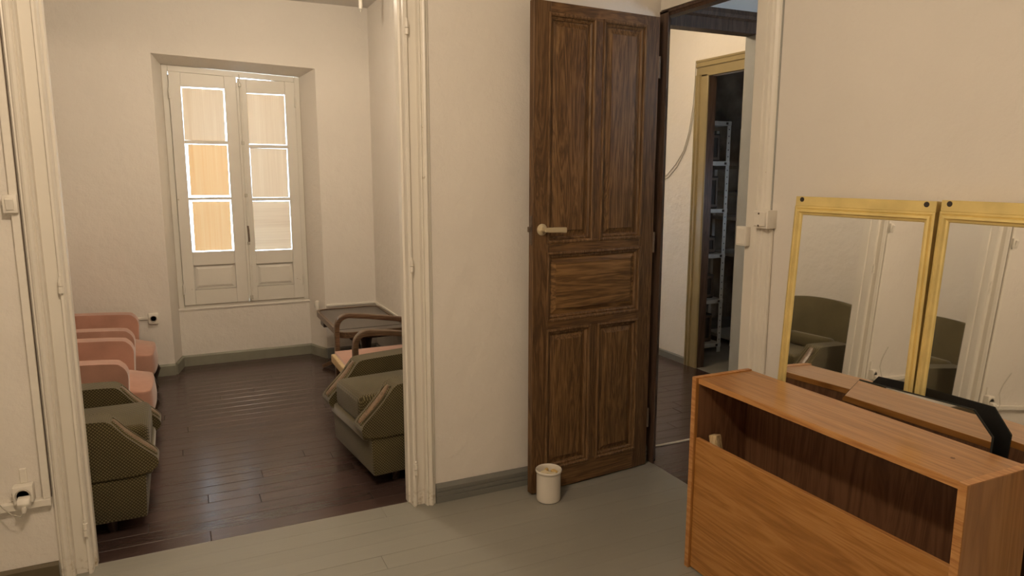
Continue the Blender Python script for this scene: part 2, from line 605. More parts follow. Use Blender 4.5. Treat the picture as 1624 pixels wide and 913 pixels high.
struct('wall_parlour_right', (1.435, 1.55, 3.0, 5.93, 0, 2.75), M['plaster'], 'white plaster wall beside the low dark table', 'wall')

# window wall: front skin, splayed recess, low wall under the window, outer masonry with a deep outside reveal
bm = bmesh.new()
OL, OR_, IL, IR = -0.100, 1.018, -0.045, 0.934
ZL, ZR, ziL, ziR = 2.311, 2.272, 2.268, 2.229
YF, YB = 5.71, 5.93
fr = [(-1.15, YF, 0), (OL + 0.004, YF, 0), (OL, YF, ZL), (OR_, YF, ZR), (OR_ + 0.006, YF, 0), (1.5, YF, 0), (1.5, YF, 2.75), (-1.15, YF, 2.75)]
bk = [(-1.15, YB, 0), (IL, YB, 0), (IL, YB, ziL), (IR, YB, ziR), (IR, YB, 0), (1.5, YB, 0), (1.5, YB, 2.75), (-1.15, YB, 2.75)]
fv = [bm.verts.new(p) for p in fr]
bv = [bm.verts.new(p) for p in bk]
bm.faces.new(fv)
bm.faces.new(bv)
for i in range(8):
    j = (i + 1) % 8
    bm.faces.new((fv[i], fv[j], bv[j], bv[i]))
struct('wall_window', bm, M['plaster'], 'white plaster wall with the splayed window recess', 'wall')
bm = bmesh.new()
prism(bm, [(YB, 0), (YB, 0.432), (YB - 0.006, 0.438), (YB - 0.008, 0.450), (YB, 0.456), (6.38, 0.455), (6.38, 0)], 'x', -0.06, 0.95)
struct('wall_window_sill', bm, M['plaster'], 'low white wall with rough ledge under the window', 'wall', 0.004)
bm = bmesh.new()
o_ = [(-1.6, 0.0), (1.55, 0.0), (1.55, 3.0), (-1.6, 3.0)]
i_ = [(-0.02, 0.455), (0.92, 0.455), (0.92, 2.26), (-0.02, 2.26)]
vv = {}
for y in (5.965, 6.38):
    for nm, L_ in (('o', o_), ('i', i_)):
        vv[nm, y] = [bm.verts.new((x, y, z)) for x, z in L_]
for k in range(4):
    j = (k + 1) % 4
    for y in (5.965, 6.38):
        bm.faces.new((vv['o', y][k], vv['o', y][j], vv['i', y][j], vv['i', y][k]))
    bm.faces.new((vv['i', 5.965][k], vv['i', 5.965][j], vv['i', 6.38][j], vv['i', 6.38][k]))
    bm.faces.new((vv['o', 5.965][k], vv['o', 5.965][j], vv['o', 6.38][j], vv['o', 6.38][k]))
i2_ = [(-0.040, 0.452), (0.930, 0.452), (0.930, 2.28), (-0.040, 2.28)]
for y in (5.931, 5.966):
    for nm, L_ in (('p', o_), ('q', i2_)):
        vv[nm, y] = [bm.verts.new((x, y, z)) for x, z in L_]
for k in range(4):
    j = (k + 1) % 4
    for y in (5.931, 5.966):
        bm.faces.new((vv['p', y][k], vv['p', y][j], vv['q', y][j], vv['q', y][k]))
    for nm in 'pq':
        bm.faces.new((vv[nm, 5.931][k], vv[nm, 5.931][j], vv[nm, 5.966][j], vv[nm, 5.966][k]))
struct('wall_facade', bm, M['stone'], 'thick outer house wall around the shuttered window', 'wall')

# passage and storeroom beyond the narrow doorway
bm = bmesh.new()
prism(bm, [(1.5, 0), (3.28, 0), (3.28, 2.19), (4.215, 2.19), (4.215, 0), (5.75, 0), (5.75, 2.75), (1.5, 2.75)], 'x', 3.554, 3.625)
struct('wall_passage', bm, M['plaster'], 'white plaster passage wall with the olive door frame', 'wall')
bm = bmesh.new()
prism(bm, [(2.20, 2.335), (2.88, 2.335), (2.88, 0), (3.554, 0), (3.554, 2.75), (2.20, 2.75)], 'y', 3.055, 3.12)
struct('wall_passage_front', bm, M['plaster'], 'plaster above and beside the dark brown passage beam', 'wall')
bm = bmesh.new()
for d in ((2.20, 3.554, 1.4, 1.5, 0, 1.85), (2.20, 2.6, 1.4, 1.5, 1.85, 2.15), (3.25, 3.554, 1.4, 1.5, 1.85, 2.15), (2.20, 3.554, 1.4, 1.5, 2.15, 2.75)):
    bx(bm, *d)
struct('wall_vestibule', bm, M['plaster'], 'hidden end wall of the small vestibule with an opening added to let daylight in', 'wall')  # unseen opening, added to brighten the plaster above the passage beam
bm = bmesh.new()
for d in ((1.55, 2.0, 5.75, 5.85, 0, 2.75), (2.9, 5.6, 5.75, 5.85, 0, 2.75), (2.0, 2.9, 5.75, 5.85, 0, 1.0), (2.0, 2.9, 5.75, 5.85, 1.15, 2.75)):
    bx(bm, *d)
struct('wall_passage_end', bm, M['plaster'], 'end wall of the passage with its daylight window', 'wall')
struct('wall_storeroom_back', (5.5, 5.6, 3.2, 5.75, 0, 2.75), M['old_wall'], 'stained dark wall at the back of the storeroom', 'wall')
bm = bmesh.new()
for d in ((3.60, 5.6, 3.1, 3.2, 0, 1.2), (3.60, 4.2, 3.1, 3.2, 1.2, 1.42), (4.65, 5.6, 3.1, 3.2, 1.2, 1.42), (3.60, 5.6, 3.1, 3.2, 1.42, 2.75)):
    bx(bm, *d)
struct('wall_storeroom_side', bm, M['old_wall'], 'dark side wall of the storeroom with a small window opening', 'wall')
struct('wall_storeroom_end', (3.60, 5.5, 5.66, 5.75, 0, 2.75), M['old_wall'], 'dark end wall with peeling patches in the storeroom', 'wall')


# ================================================================== BASEBOARDS
def skirting(name, a, b, inward, mat, h, label, th=0.014, ridged=False):
    a, b, n = Vector(a), Vector(b), Vector(inward).normalized()
    bm = bmesh.new()
    prof = [(0, 0), (th, 0), (th, h * 0.86), (th * 0.5, h), (0, h)]
    if ridged:
        prof = [(0, 0), (th, 0), (th, h * .30), (th * .72, h * .33), (th, h * .36), (th, h * .55), (th * .72, h * .58), (th, h * .61), (th, h * .8), (th * .4, h), (0, h)]
    lo = [bm.verts.new((a.x + n.x * p, a.y + n.y * p, z)) for p, z in prof]
    hi = [bm.verts.new((b.x + n.x * p, b.y + n.y * p, z)) for p, z in prof]
    k = len(prof)
    bm.faces.new(lo)
    bm.faces.new(hi)
    for i in range(k):
        bm.faces.new((lo[i], lo[(i + 1) % k], hi[(i + 1) % k], hi[i]))
    return struct(name, bm, mat, label, 'baseboard')


skirting('baseboard_back', (0.983, 2.915), (2.156, 2.915), (0, -1), M['base_grey'], 0.090, 'dark grey ridged baseboard under the wall beside the brown door', 0.016, True)
skirting('baseboard_back.001', (-2.0, 2.915), (-0.488, 2.915), (0, -1), M['base_dark'], 0.075, 'dark olive brown baseboard under the wall with the plugged socket')
skirting('baseboard_window', (-1.02, 5.71), (-0.094, 5.71), (0, -1), M['base_olive'], 0.085, 'grey green baseboard behind the pink armchairs', 0.02)
skirting('baseboard_window.001', (-0.094, 5.71), (-0.045, 5.93), (1, 0), M['base_olive'], 0.085, 'short baseboard on the recess side by the pink armchairs', 0.016)
skirting('baseboard_window.002', (-0.045, 5.93), (0.934, 5.93), (0, -1), M['base_olive'], 0.085, 'grey green baseboard at the back of the window recess', 0.016)
skirting('baseboard_window.003', (0.934, 5.93), (1.024, 5.71), (-1, 0), M['base_olive'], 0.085, 'short baseboard on the recess side by the dark table', 0.014)
skirting('baseboard_window.004', (1.024, 5.71), (1.435, 5.71), (0, -1), M['base_grey'], 0.085, 'grey baseboard behind the low dark table', 0.02)
skirting('baseboard_right', (1.435, 3.0), (1.435, 5.71), (-1, 0), M['base_grey'], 0.085, 'grey baseboard along the wall beside the dark table', 0.016)
skirting('baseboard_passage', (3.554, 4.335), (3.554, 5.75), (-1, 0), M['base_grey'], 0.055, 'low grey baseboard of the passage wall', 0.016)

# ================================================================== WIDE OPENING FRAME
pr = [(.868, 3.004), (.868, 2.960), (.876, 2.956), (.878, 2.915), (.884, 2.908), (.892, 2.908), (.895, 2.926), (.933, 2.926), (.936, 2.902), (.941, 2.896), (.947, 2.901),
      (.952, 2.893), (.960, 2.889), (.968, 2.894), (.972, 2.905), (.977, 2.904), (.983, 2.912), (.983, 2.9155), (.976, 2.9155), (.976, 3.004)]
t1 = thing('trim_1', 'cream moulded door frame around the wide opening to the armchair room', 'door frame', kind='structure')
bm = bmesh.new()
prism(bm, pr, 'z', 0, 2.45)
obj('jamb', bm, M['trim'], t1)
bm = bmesh.new()
prism(bm, [(0.497 - x, y) for x, y in pr], 'z', 0, 2.45)
obj('jamb', bm, M['trim'], t1)
bm = bmesh.new()
bx(bm, -0.486, 0.983, 2.889, 3.004, 2.39, 2.45)
obj('header', bm, M['trim'], t1)
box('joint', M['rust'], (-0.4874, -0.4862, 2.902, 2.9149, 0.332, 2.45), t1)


def knuckle(x, y, z, h=0.05, r=0.008):
    bm = bmesh.new()
    tube(bm, [(x, y, z), (x, y, z + h * .48)], r, 10)
    tube(bm, [(x, y, z + h * .52), (x, y, z + h)], r, 10)
    tube(bm, [(x, y, z + h), (x, y, z + h + 0.012)], r * .55, 8)
    obj('hinge', bm, M['trim'], t1, smooth=True)


for x, zs in ((.889, (0.155, 1.075, 2.05)), (-.392, (0.155, 1.075))):
    for z in zs:
        knuckle(x, 2.904, z)

# ================================================================== WINDOW
win = thing('window_1', 'tall white double casement window with paper-covered panes in the recess', 'window', (0, 0, 0), kind='structure')
zt0, zt1 = 2.268, 2.229


def ztop(x):
    return zt0 + (x + 0.043) / (0.98) * (zt1 - zt0)


def zbot(x):
    return 0.470


# fixed frame: posts, head, threshold
FY0, FY1 = 5.935, 5.965
for x0, x1 in ((-0.045, -0.002), (0.893, 0.936)):
    bm = bmesh.new()
    vs = bx(bm, x0, x1, FY0, FY1, 0.455, 2.20)
    for v in vs:
        if v.co.z > 1:
            v.co.z = ztop(v.co.x)
    obj('frame_post', bm, M['winpaint'], win, 0.003, 1)
bm = bmesh.new()
vs = bx(bm, -0.002, 0.893, FY0, FY1, 2.0, 2.2)
for v in vs:
    v.co.z = ztop(v.co.x) if v.co.z > 2.1 else ztop(v.co.x) - 0.044
obj('frame_head', bm, M['winpaint'], win, 0.003, 1)
box('frame_foot', M['winpaint'], (-0.002, 0.893, FY0 - 0.006, FY1, 0.452, 0.478), win, 0.003, 1)


def casement(x0, x1, px0, px1, pane_rows, blinds, prow):
    """px: sides of the panes; pane_rows: (bottom, top) of the three panes; prow: the solid panel at the foot"""
    ca = bpy.data.objects.new('casement', None)
    C.objects.link(ca)
    ca.parent = win
    Y0, Y1 = 5.915, 5.950
    zb = 0.479
    top = lambda x: ztop(x) - 0.0455 - (0.009 * max(0.0, 1 - (x - 0.47) / 0.26) if x0 > 0.2 else 0.0)
    P = M['winpaint']
    for a, b in ((x0, px0), (px1, x1)):
        bm = bmesh.new()
        for v in bx(bm, a + 0.0006, b, Y0, Y1, zb, 2.0):
            if v.co.z > 1:
                v.co.z = top(v.co.x)
        obj('stile', bm, P, ca, 0.002, 1)
    bm = bmesh.new()
    for v in bx(bm, px0, px1, Y0 + 0.0008, Y1, 1.5, 2.0):
        v.co.z = top(v.co.x) - 0.001 if v.co.z > 1.8 else pane_rows[0][1]
    obj('rail', bm, P, ca, 0.002, 1)
    for k in (0, 1):
        box('glazing_bar', P, (px0, px1, Y0 + 0.006, Y1, pane_rows[k + 1][1], pane_rows[k][0]), ca, 0.003, 1)
    box('rail', P, (px0, px1, Y0 + 0.0008, Y1, prow[1], pane_rows[2][0]), ca, 0.002, 1)
    box('rail', P, (px0, px1, Y0 + 0.0008, Y1, zb, prow[0]), ca, 0.002, 1)
    bm = bmesh.new()
    nested(bm, px0, px1, prow[0], prow[1], [(0, 0.002), (0, 0.018), (0.012, 0.018), (0.03, 0.012)], Y0)
    bx(bm, px0, px1, Y0 + 0.0185, Y1, prow[0], prow[1])
    obj('panel', bm, P, ca)
    for (zb_, zt_), bl in zip(pane_rows, blinds):
        box('pane', M['glass'], (px0 - 0.004, px1 + 0.004, 5.938, 5.941, zb_ - 0.004, zt_ + 0.004), ca)
        l, r, b, t, mat, tw = bl
        bm = bmesh.new()
        bm.faces.new([bm.verts.new((x, 5.9340, z)) for x, z in ((px0 + l, zb_ + b), (px1 - r, zb_ + b), (px1 - r, zt_ - t), (px0 + l, zt_ - t))])
        c0 = Vector(((px0 + px1) / 2, 5.934, (zb_ + zt_) / 2))
        bmesh.ops.rotate(bm, cent=c0, matrix=Matrix.Rotation(math.radians(tw), 3, 'Y'), verts=bm.verts)
        obj('paper_blind', bm, M[mat], ca)
    return ca


rowsL = ((1.728, 2.115), (1.303, 1.702), (0.888, 1.283))
rowsR = ((1.704, 2.090), (1.295, 1.677), (0.878, 1.271))
casement(0.0, 0.466, 0.080, 0.378, rowsL, ((.003, .009, -.001, .008, 'blind', .8), (.018, .005, .014, .004, 'blind_sunlit', .5), (.020, .010, .006, .012, 'blind_sunlit', .6)), (0.596, 0.785))
casement(0.471, 0.892, 0.534, 0.816, rowsR, ((-.001, .004, .004, .004, 'blind', .7), (.003, .005, .002, .001, 'blind', .4), (.000, .002, .004, .006, 'blind_level', .12)), (0.594, 0.774))
for d in ((-0.002, 0.014, 5.951, FY1, 0.478, 2.20), (0.880, 0.893, 5.951, FY1, 0.60, 2.18), (0.05, 0.893, 5.951, FY1, 0.478, 0.492), (0.0, 0.46, 5.951, FY1, 2.195, 2.215), (0.72, 0.893, 5.951, FY1, 2.165, 2.19)):
    box('frame_stop', M['winpaint'], d, win)
# cover strip and long bolt on the meeting stile
box('cover_strip', M['winpaint'], (0.462, 0.500, 5.904, 5.9155, 0.50, 2.165), win, 0.003, 1)
bm = bmesh.new()
tube(bm, [(0.486, 5.897, 0.488), (0.486, 5.897, 2.222)], 0.0055, 8)
obj('bolt_rod', bm, M['winpaint'], win, smooth=True)
for z in (0.50, 0.93, 1.30, 1.70, 2.13):
    box('bolt_guide', M['iron'], (0.476, 0.496, 5.889, 5.906, z, z + 0.028), win, 0.003, 1)
bm = bmesh.new()
ribbon(bm, [(0.486, 5.890, 1.08), (0.488, 5.882, 1.05), (0.490, 5.880, 0.98), (0.490, 5.884, 0.955)], 0.014, 0.007, (1, 0, 0))
obj('bolt_handle', bm, M['rust'], win, 0.002, 1)
for x, zz in ((0.001, (2.06, 0.60)), (0.892, (2.03, 0.62))):
    for z in zz:
        bm = bmesh.new()
        tube(bm, [(x, 5.911, z - 0.035), (x, 5.911, z + 0.035)], 0.008, 8)
        tube(bm, [(x, 5.911, z + 0.035), (x, 5.911, z + 0.05)], 0.004, 8)
        obj('hinge', bm, M['winpaint'], win, smooth=True)

# ================================================================== NARROW DOORWAY: brown frame, white casing, brown beam beyond
t2 = thing('trim_2', 'dark brown wooden frame of the narrow doorway', 'door frame', kind='structure')
bm = bmesh.new()
prism(bm, [(2.146, 2.846), (2.20, 2.90), (2.305, 3.04), (2.305, 3.10), (2.215, 3.10), (2.205, 3.004), (2.205, 2.9145), (2.146, 2.9145)], 'z', 0, 2.25)
obj('jamb', bm, M['frame_brown'], t2, 0.003, 1)
bm = bmesh.new()
prism(bm, [(2.146, 2.252), (2.146, 2.240), (2.152, 2.236), (2.158, 2.226), (2.206, 2.226), (2.206, 2.252)], 'y', 2.20, 2.9145)
obj('lintel', bm, M['frame_brown'], t2)
bm = bmesh.new()
prism(bm, [(3.035, 2.228), (3.035, 2.285), (3.022, 2.296), (3.018, 2.312), (3.022, 2.335), (3.12, 2.335), (3.12, 2.228)], 'x', 2.306, 3.20)
obj('passage_beam', bm, M['frame_brown'], t2)
box('passage_jamb', M['jamb_grey'], (2.872, 2.93, 3.03, 3.12, 0, 2.228), t2, 0.004, 1)
t3 = thing('trim_3', 'cream moulded casing beside and above the narrow doorway', 'door frame', kind='structure')
prc = [(2.137, 2.262), (2.133, 2.256), (2.133, 2.206), (2.138, 2.202), (2.138, 2.196), (2.130, 2.190), (2.130, 2.176), (2.136, 2.170), (2.136, 2.160), (2.144, 2.150), (2.150, 2.144), (2.157, 2.144), (2.157, 2.262)]
bm = bmesh.new()
prism(bm, prc, 'z', 0, 2.75)
obj('jamb', bm, M['trim'], t3)
bm = bmesh.new()
prism(bm, [(2.136, 2.2525), (2.136, 2.345), (2.142, 2.350), (2.1565, 2.350), (2.1565, 2.2525)], 'y', 2.262, 2.895)
obj('header', bm, M['trim'], t3)
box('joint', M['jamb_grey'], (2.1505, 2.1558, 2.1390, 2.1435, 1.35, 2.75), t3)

# olive door frame in the passage
t4 = thing('trim_4', 'olive brown painted door frame of the dark storeroom', 'door frame', kind='structure')
pro = [(3.532, 4.334), (3.530, 4.322), (3.538, 4.316), (3.534, 4.300), (3.530, 4.286), (3.542, 4.280), (3.542, 4.216), (3.548, 4.208), (3.556, 4.208), (3.556, 4.222), (3.553, 4.222), (3.553, 4.334)]
bm = bmesh.new()
prism(bm, pro, 'z', 0, 2.20)
obj('jamb', bm, M['olive'], t4)
box('reveal', M['frame_brown'], (3.556, 3.625, 4.209, 4.2145, 0, 2.19), t4)
bm = bmesh.new()
prism(bm, [(p[0], 3.28 - (p[1] - 4.215)) for p in pro], 'z', 0, 2.20)
obj('jamb', bm, M['olive'], t4)
bm = bmesh.new()
prism(bm, [(3.532, 2.306), (3.530, 2.294), (3.538, 2.288), (3.534, 2.272), (3.530, 2.258), (3.542, 2.252), (3.542, 2.19), (3.56, 2.186), (3.56, 2.189), (3.553, 2.192), (3.553, 2.306)], 'y', 3.16, 4.334)
obj('header', bm, M['olive'], t4)

# ================================================================== BROWN PANELLED DOOR
door = thing('door_1', 'open dark brown five-panel wooden door standing against the wall', 'door', (1.411, 2.787, 0.008), math.radians(5.57), kind='structure')
DW, DH, DT = 0.698, 2.206, 0.036
xs = (0.085, 0.316, 0.378, 0.608)
zs = (0.110, 0.767, 0.826, 1.122, 1.186, 2.150)


def dpart(name, mat, x0, x1, z0, z1):
    return box(name, M[mat], (x0, x1, 0, DT, z0, z1), door, 0.0012, 1)


dpart('stile', 'door_v', 0, xs[0], 0, DH)
dpart('stile', 'door_v', xs[3], DW, 0, DH)
dpart('rail', 'door_h', xs[0], xs[3], zs[5], DH)
dpart('rail', 'door_h', xs[0], xs[3], zs[3], zs[4])
dpart('rail', 'door_h', xs[0], xs[3], zs[1], zs[2])
dpart('rail', 'door_h', xs[0], xs[3], 0, zs[0])
dpart('middle_stile', 'door_v', xs[1], xs[2], zs[4], zs[5])
dpart('middle_stile', 'door_v', xs[1], xs[2], zs[0], zs[1])
for x0, x1, z0, z1, mt in ((xs[0], xs[1], zs[4], zs[5], 'door_v'), (xs[2], xs[3], zs[4], zs[5], 'door_v'), (xs[0], xs[3], zs[2], zs[3], 'door_h'),
                           (xs[0], xs[1], zs[0], zs[1], 'door_v'), (xs[2], xs[3], zs[0], zs[1], 'door_v')):
    bm = bmesh.new()
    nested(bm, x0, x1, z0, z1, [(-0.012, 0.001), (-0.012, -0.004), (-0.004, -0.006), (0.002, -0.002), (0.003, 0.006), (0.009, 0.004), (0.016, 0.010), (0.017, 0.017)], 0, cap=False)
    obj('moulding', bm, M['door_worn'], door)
    bm = bmesh.new()
    nested(bm, x0, x1, z0, z1, [(0.0165, 0.018), (0.0165, 0.016), (0.022, 0.016), (0.042, 0.008), (0.044, 0.004)], 0)
    bx(bm, x0 + 0.001, x1 - 0.001, 0.019, DT - 0.008, z0 + 0.001, z1 - 0.001)
    obj('panel', bm, M[mt.replace('door_', 'door_panel_')], door)
h = bpy.data.objects.new('handle', None)
C.objects.link(h)
h.parent = door
bm = bmesh.new()
lathe(bm, [(0.001, 0), (0.026, 0), (0.026, 0.003), (0.018, 0.008), (0.012, 0.010), (0.011, 0.034), (0.001, 0.036)], 28)
bmesh.ops.transform(bm, matrix=Matrix.Translation((0.046, 0, 1.238)) @ Matrix.Rotation(math.radians(90), 4, 'X'), verts=bm.verts)
obj('rosette', bm, M['handle'], h, smooth=True)
bm = bmesh.new()
ribbon(bm, [(0.036, -0.036, 1.238), (0.06, -0.037, 1.238), (0.11, -0.036, 1.2365), (0.155, -0.034, 1.2345)], [0.016, 0.022, 0.024, 0.025], [0.016, 0.013, 0.012, 0.010], (0, 0, 1))
obj('lever', bm, M['handle'], h, 0.003, 2)
box('latch_plate', M['rust'], (-0.0025, 0.0, 0.008, 0.028, 1.17, 1.30), door)
box('latch_bolt', M['rust'], (-0.016, -0.0025, 0.012, 0.024, 1.228, 1.252), door, 0.002, 1)
for z in (0.25, 1.15, 1.98):
    bm = bmesh.new()
    tube(bm, [(DW + 0.005, 0.002, z - 0.05), (DW + 0.005, 0.002, z + 0.05)], 0.007, 10)
    obj('hinge', bm, M['rust'], door, smooth=True)


# ================================================================== SOCKETS, SWITCHES, DUCTS
def socket(name, label, origin, rz, w_=0.066, h_=0.078, d=0.028):
    """surface box; local x across, y out of the wall towards -y"""
    t = thing(name, label, 'socket', origin, rz)
    box('back_box', M['plastic'], (-w_ / 2, w_ / 2, -d, 0, -h_ / 2, h_ / 2), t, 0.005, 2, True)
    bm = bmesh.new()
    lathe(bm, [(0.022, 0), (0.024, 0.002), (0.022, 0.004), (0.019, 0.004), (0.017, -0.006), (0.001, -0.006)], 24)
    bmesh.ops.transform(bm, matrix=Matrix.Translation((0, -d, 0)) @ Matrix.Rotation(math.radians(90), 4, 'X'), verts=bm.verts)
    obj('socket_well', bm, M['cable'], t, smooth=True)
    for sx in (-0.0095, 0.0095):
        bm = bmesh.new()
        tube(bm, [(sx, -d + 0.004, 0), (sx, -d + 0.0075 - 0.004, 0)], 0.0028, 8)
        obj('pin_hole', bm, M['black'], t)
    return t


def duct(name, label, d, bev=0.002):
    return tag(box(name, M['plastic'], d, None, bev, 1), label, 'cable duct')


# plugged socket, switch and ducts on the wall left of the wide opening
duct('cable_duct', 'white upright cable duct between light switch and opening frame', (-0.5115, -0.4875, 2.893, 2.915, 0.331, 2.75))
duct('cable_duct', 'white level cable duct under the plugged socket', (-2.0, -0.4875, 2.889, 2.915, 0.304, 0.331))
duct('cable_duct', 'short white upright duct above the plugged socket', (-0.576, -0.554, 2.905, 2.915, 0.398, 0.452))
so = socket('wall_socket', 'white wall socket with the white plug pushed in', (-0.566, 2.915, 0.3645), 0, 0.062, 0.066, 0.042)
pl = thing('power_plug', 'white angled plug in the socket near the floor', 'plug', (-0.562, 2.873, 0.350))
bm = bmesh.new()
prism(bm, [(0, -0.020), (0, 0.014), (-0.026, 0.010), (-0.034, -0.006), (-0.026, -0.026)], 'x', -0.019, 0.019)
obj('plug_body', bm, M['plastic'], pl, 0.004, 2, True)
bm = bmesh.new()
tube(bm, [(0, -0.022, -0.018), (-0.002, -0.026, -0.040)], [0.010, 0.006], 12)
obj('strain_relief', bm, M['plastic'], pl, smooth=True)
bm = bmesh.new()
tube(bm, [(-0.002, -0.026, -0.040), (-0.012, -0.026, -0.052), (-0.04, -0.020, -0.042), (-0.075, -0.010, 0.0), (-0.11, 0.03, 0.06), (-0.14, 0.036, 0.12), (-0.2, 0.037, 0.2)], 0.0022, 8)
obj('power_cord', bm, M['cable'], pl, smooth=True)
sw = thing('light_switch', 'square white light switch beside the frame of the wide opening', 'switch', (-0.509, 2.893, 1.391))
box('back_box', M['plastic'], (-0.0215, 0.0215, -0.016, 0.0, -0.031, 0.031), sw, 0.003, 2, True)
bm = bmesh.new()
prism(bm, [(-0.016, -0.021), (-0.016, 0.020), (-0.028, 0.016), (-0.019, -0.021)], 'x', -0.012, 0.012)
obj('rocker', bm, M['plastic'], sw, 0.0015, 1)

# right wall: junction box, door contact, cord
jb = thing('junction_box', 'square white junction box beside the casing of the narrow doorway', 'junction box', (2.13, 2.150, 1.312))
box('back_box', M['plastic'], (-0.024, 0.026, -0.038, 0.038, -0.035, 0.037), jb, 0.003, 2, True)
bm = bmesh.new()
bx(bm, -0.030, -0.024, -0.030, 0.030, -0.026, 0.030)
obj('cover_plate', bm, M['plastic'], jb, 0.002, 1)
for z in (-0.024, 0.024):
    bm = bmesh.new()
    tube(bm, [(-0.0285, 0.004, z), (-0.0315, 0.004, z)], 0.004, 10)
    obj('screw', bm, M['rust'], jb)
duct('cable_duct', 'thin white cable running down below the junction box', (2.140, 2.156, 2.122, 2.138, 0.0, 1.276), 0.004)
ds = thing('door_switch', 'small white box on the edge of the narrow doorway casing', 'switch', (2.128, 2.255, 1.238))
box('back_box', M['plastic'], (-0.022, 0.0045, -0.028, 0.028, -0.040, 0.040), ds, 0.003, 2, True)
box('cover_plate', M['plastic'], (-0.0245, -0.022, -0.022, 0.022, -0.033, 0.033), ds, 0.001, 1)

# armchair room
socket('wall_socket', 'square white socket on the wall between pink armchair and window', (-0.214, 5.71, 0.440), 0)
duct('cable_duct', 'white level duct running behind the pink armchair to the socket', (-1.02, -0.2475, 5.697, 5.71, 0.434, 0.453))
socket('wall_socket', 'white socket on the window recess side near the dark table', (0.990, 5.795, 0.425), math.radians(-112), 0.05, 0.075, 0.03)
duct('cable_duct', 'thin white duct on the wall above the dark table', (1.03, 1.435, 5.696, 5.71, 0.425, 0.442))
duct('cable_duct', 'thin white duct on the side wall beside the dark table', (1.421, 1.435, 3.4, 5.696, 0.425, 0.442))
ht = thing('hanging_tube', 'white tube hanging from the ceiling in the far room corner', 'tube', (1.20, 4.95, 2.75))
bm = bmesh.new()
tube(bm, [(0, 0, 0), (0, 0, -0.175)], 0.012, 14)
obj('tube', bm, M['plastic'], ht, smooth=True)
bm = bmesh.new()
tube(bm, [(0, 0, -0.175), (0, 0, -0.195)], 0.007, 12)
obj('tip', bm, M['cable'], ht, smooth=True)
# wires on the passage wall
for k, off, lab in ((0, 0.0, 'thin wire hanging close beside the olive door frame'), (1, 0.018, 'thin wire hanging further out from the olive door frame')):
    bm = bmesh.new()
    pts = [(3.548, 4.338 + off, 2.31), (3.548, 4.340 + off, 2.15), (3.548, 4.352 + off, 1.98), (3.548, 4.385 + off, 1.80), (3.548, 4.44 + off, 1.66), (3.548, 4.53 + off, 1.54 + off), (3.548, 4.64 + off, 1.455 + off), (3.548, 4.80 + off, 1.39 + off), (3.548, 5.1 + off, 1.34 + off)]
    tube(bm, pts, 0.0028, 6)
    tag(obj('wire', bm, M['cable'], smooth=True), lab, 'wire')

# ================================================================== HEADBOARD CHEST
hb = thing('headboard', 'teak veneer bed headboard with open storage shelf standing on the floor', 'headboard', (1.682, 0.99, 0))
HD, HW, HH = 0.268, 1.02, 0.753


def side(y0, y1):
    bm = bmesh.new()
    bx(bm, 0, HD, y0, y1, 0, HH)
    o = obj('side_panel', bm, M['teak_v'], hb, 0.0012, 1)
    box('edge_band', M['edge'], (-0.0012, 0.0, y0 + 0.001, y1 - 0.001, 0.0, HH - 0.001), o)
    box('edge_band', M['edge'], (0.0, HD - 0.001, y0 + 0.001, y1 - 0.001, HH - 0.0003, HH + 0.0008), o)
    return o


side(0, 0.024)
side(HW - 0.022, HW)
tp = box('top_panel', M['teak'], (0.012, HD, 0.024, HW - 0.022, HH - 0.023, HH - 0.003), hb, 0.001, 1)
box('edge_band', M['edge'], (0.0105, 0.012, 0.0245, HW - 0.0225, HH - 0.022, HH - 0.004), tp)
bm = bmesh.new()
tube(bm, [(0.14, 0.13, HH - 0.0031), (0.14, 0.13, HH - 0.0026)], 0.006, 10)
obj('knot_mark', bm, M['walnut'], tp)
box('back_panel', M['walnut'], (HD - 0.012, HD - 0.003, 0.024, HW - 0.022, 0.02, HH - 0.023), hb)
box('bottom_panel', M['walnut'], (0.03, HD - 0.012, 0.024, HW - 0.022, 0.02, 0.038), hb)
# dark lining seen inside the open shelf
box('side_lining', M['walnut'], (0.014, HD - 0.012, HW - 0.0235, HW - 0.022, 0.038, HH - 0.023), hb)
box('side_lining', M['walnut'], (0.014, HD - 0.012, 0.024, 0.0255, 0.038, HH - 0.023), hb)
fp = box('front_panel', M['teak'], (0.008, 0.024, 0.0255, HW - 0.0235, 0.006, 0.522), hb, 0.0012, 1)
box('edge_band', M['edge'], (0.0085, 0.0235, 0.027, HW - 0.025, 0.522, 0.5232), fp)
ba = thing('wooden_batten', 'pale square wooden batten end poking up behind the headboard front panel', 'batten', (1.735, 1.815, 0.0435))
bm = bmesh.new()
bx(bm, -0.016, 0.016, -0.017, 0.017, 0, 0.516)
bmesh.ops.transform(bm, matrix=Matrix.Rotation(math.radians(-13.5), 4, 'X') @ Matrix.Rotation(math.radians(12), 4, 'Z'), verts=bm.verts)
obj('batten', bm, M['pale_wood'], ba, 0.003, 1)


# ================================================================== GOLD MIRRORS
def lean_matrix(n, base):
    e3 = Vector(n).normalized()
    e2 = (Vector((0, 0, 1)) - e3 * e3.z).normalized()
    e1 = e2.cross(e3)
    mm = Matrix((e1, e2, e3)).transposed().to_4x4()
    mm.translation = Vector(base)
    return mm


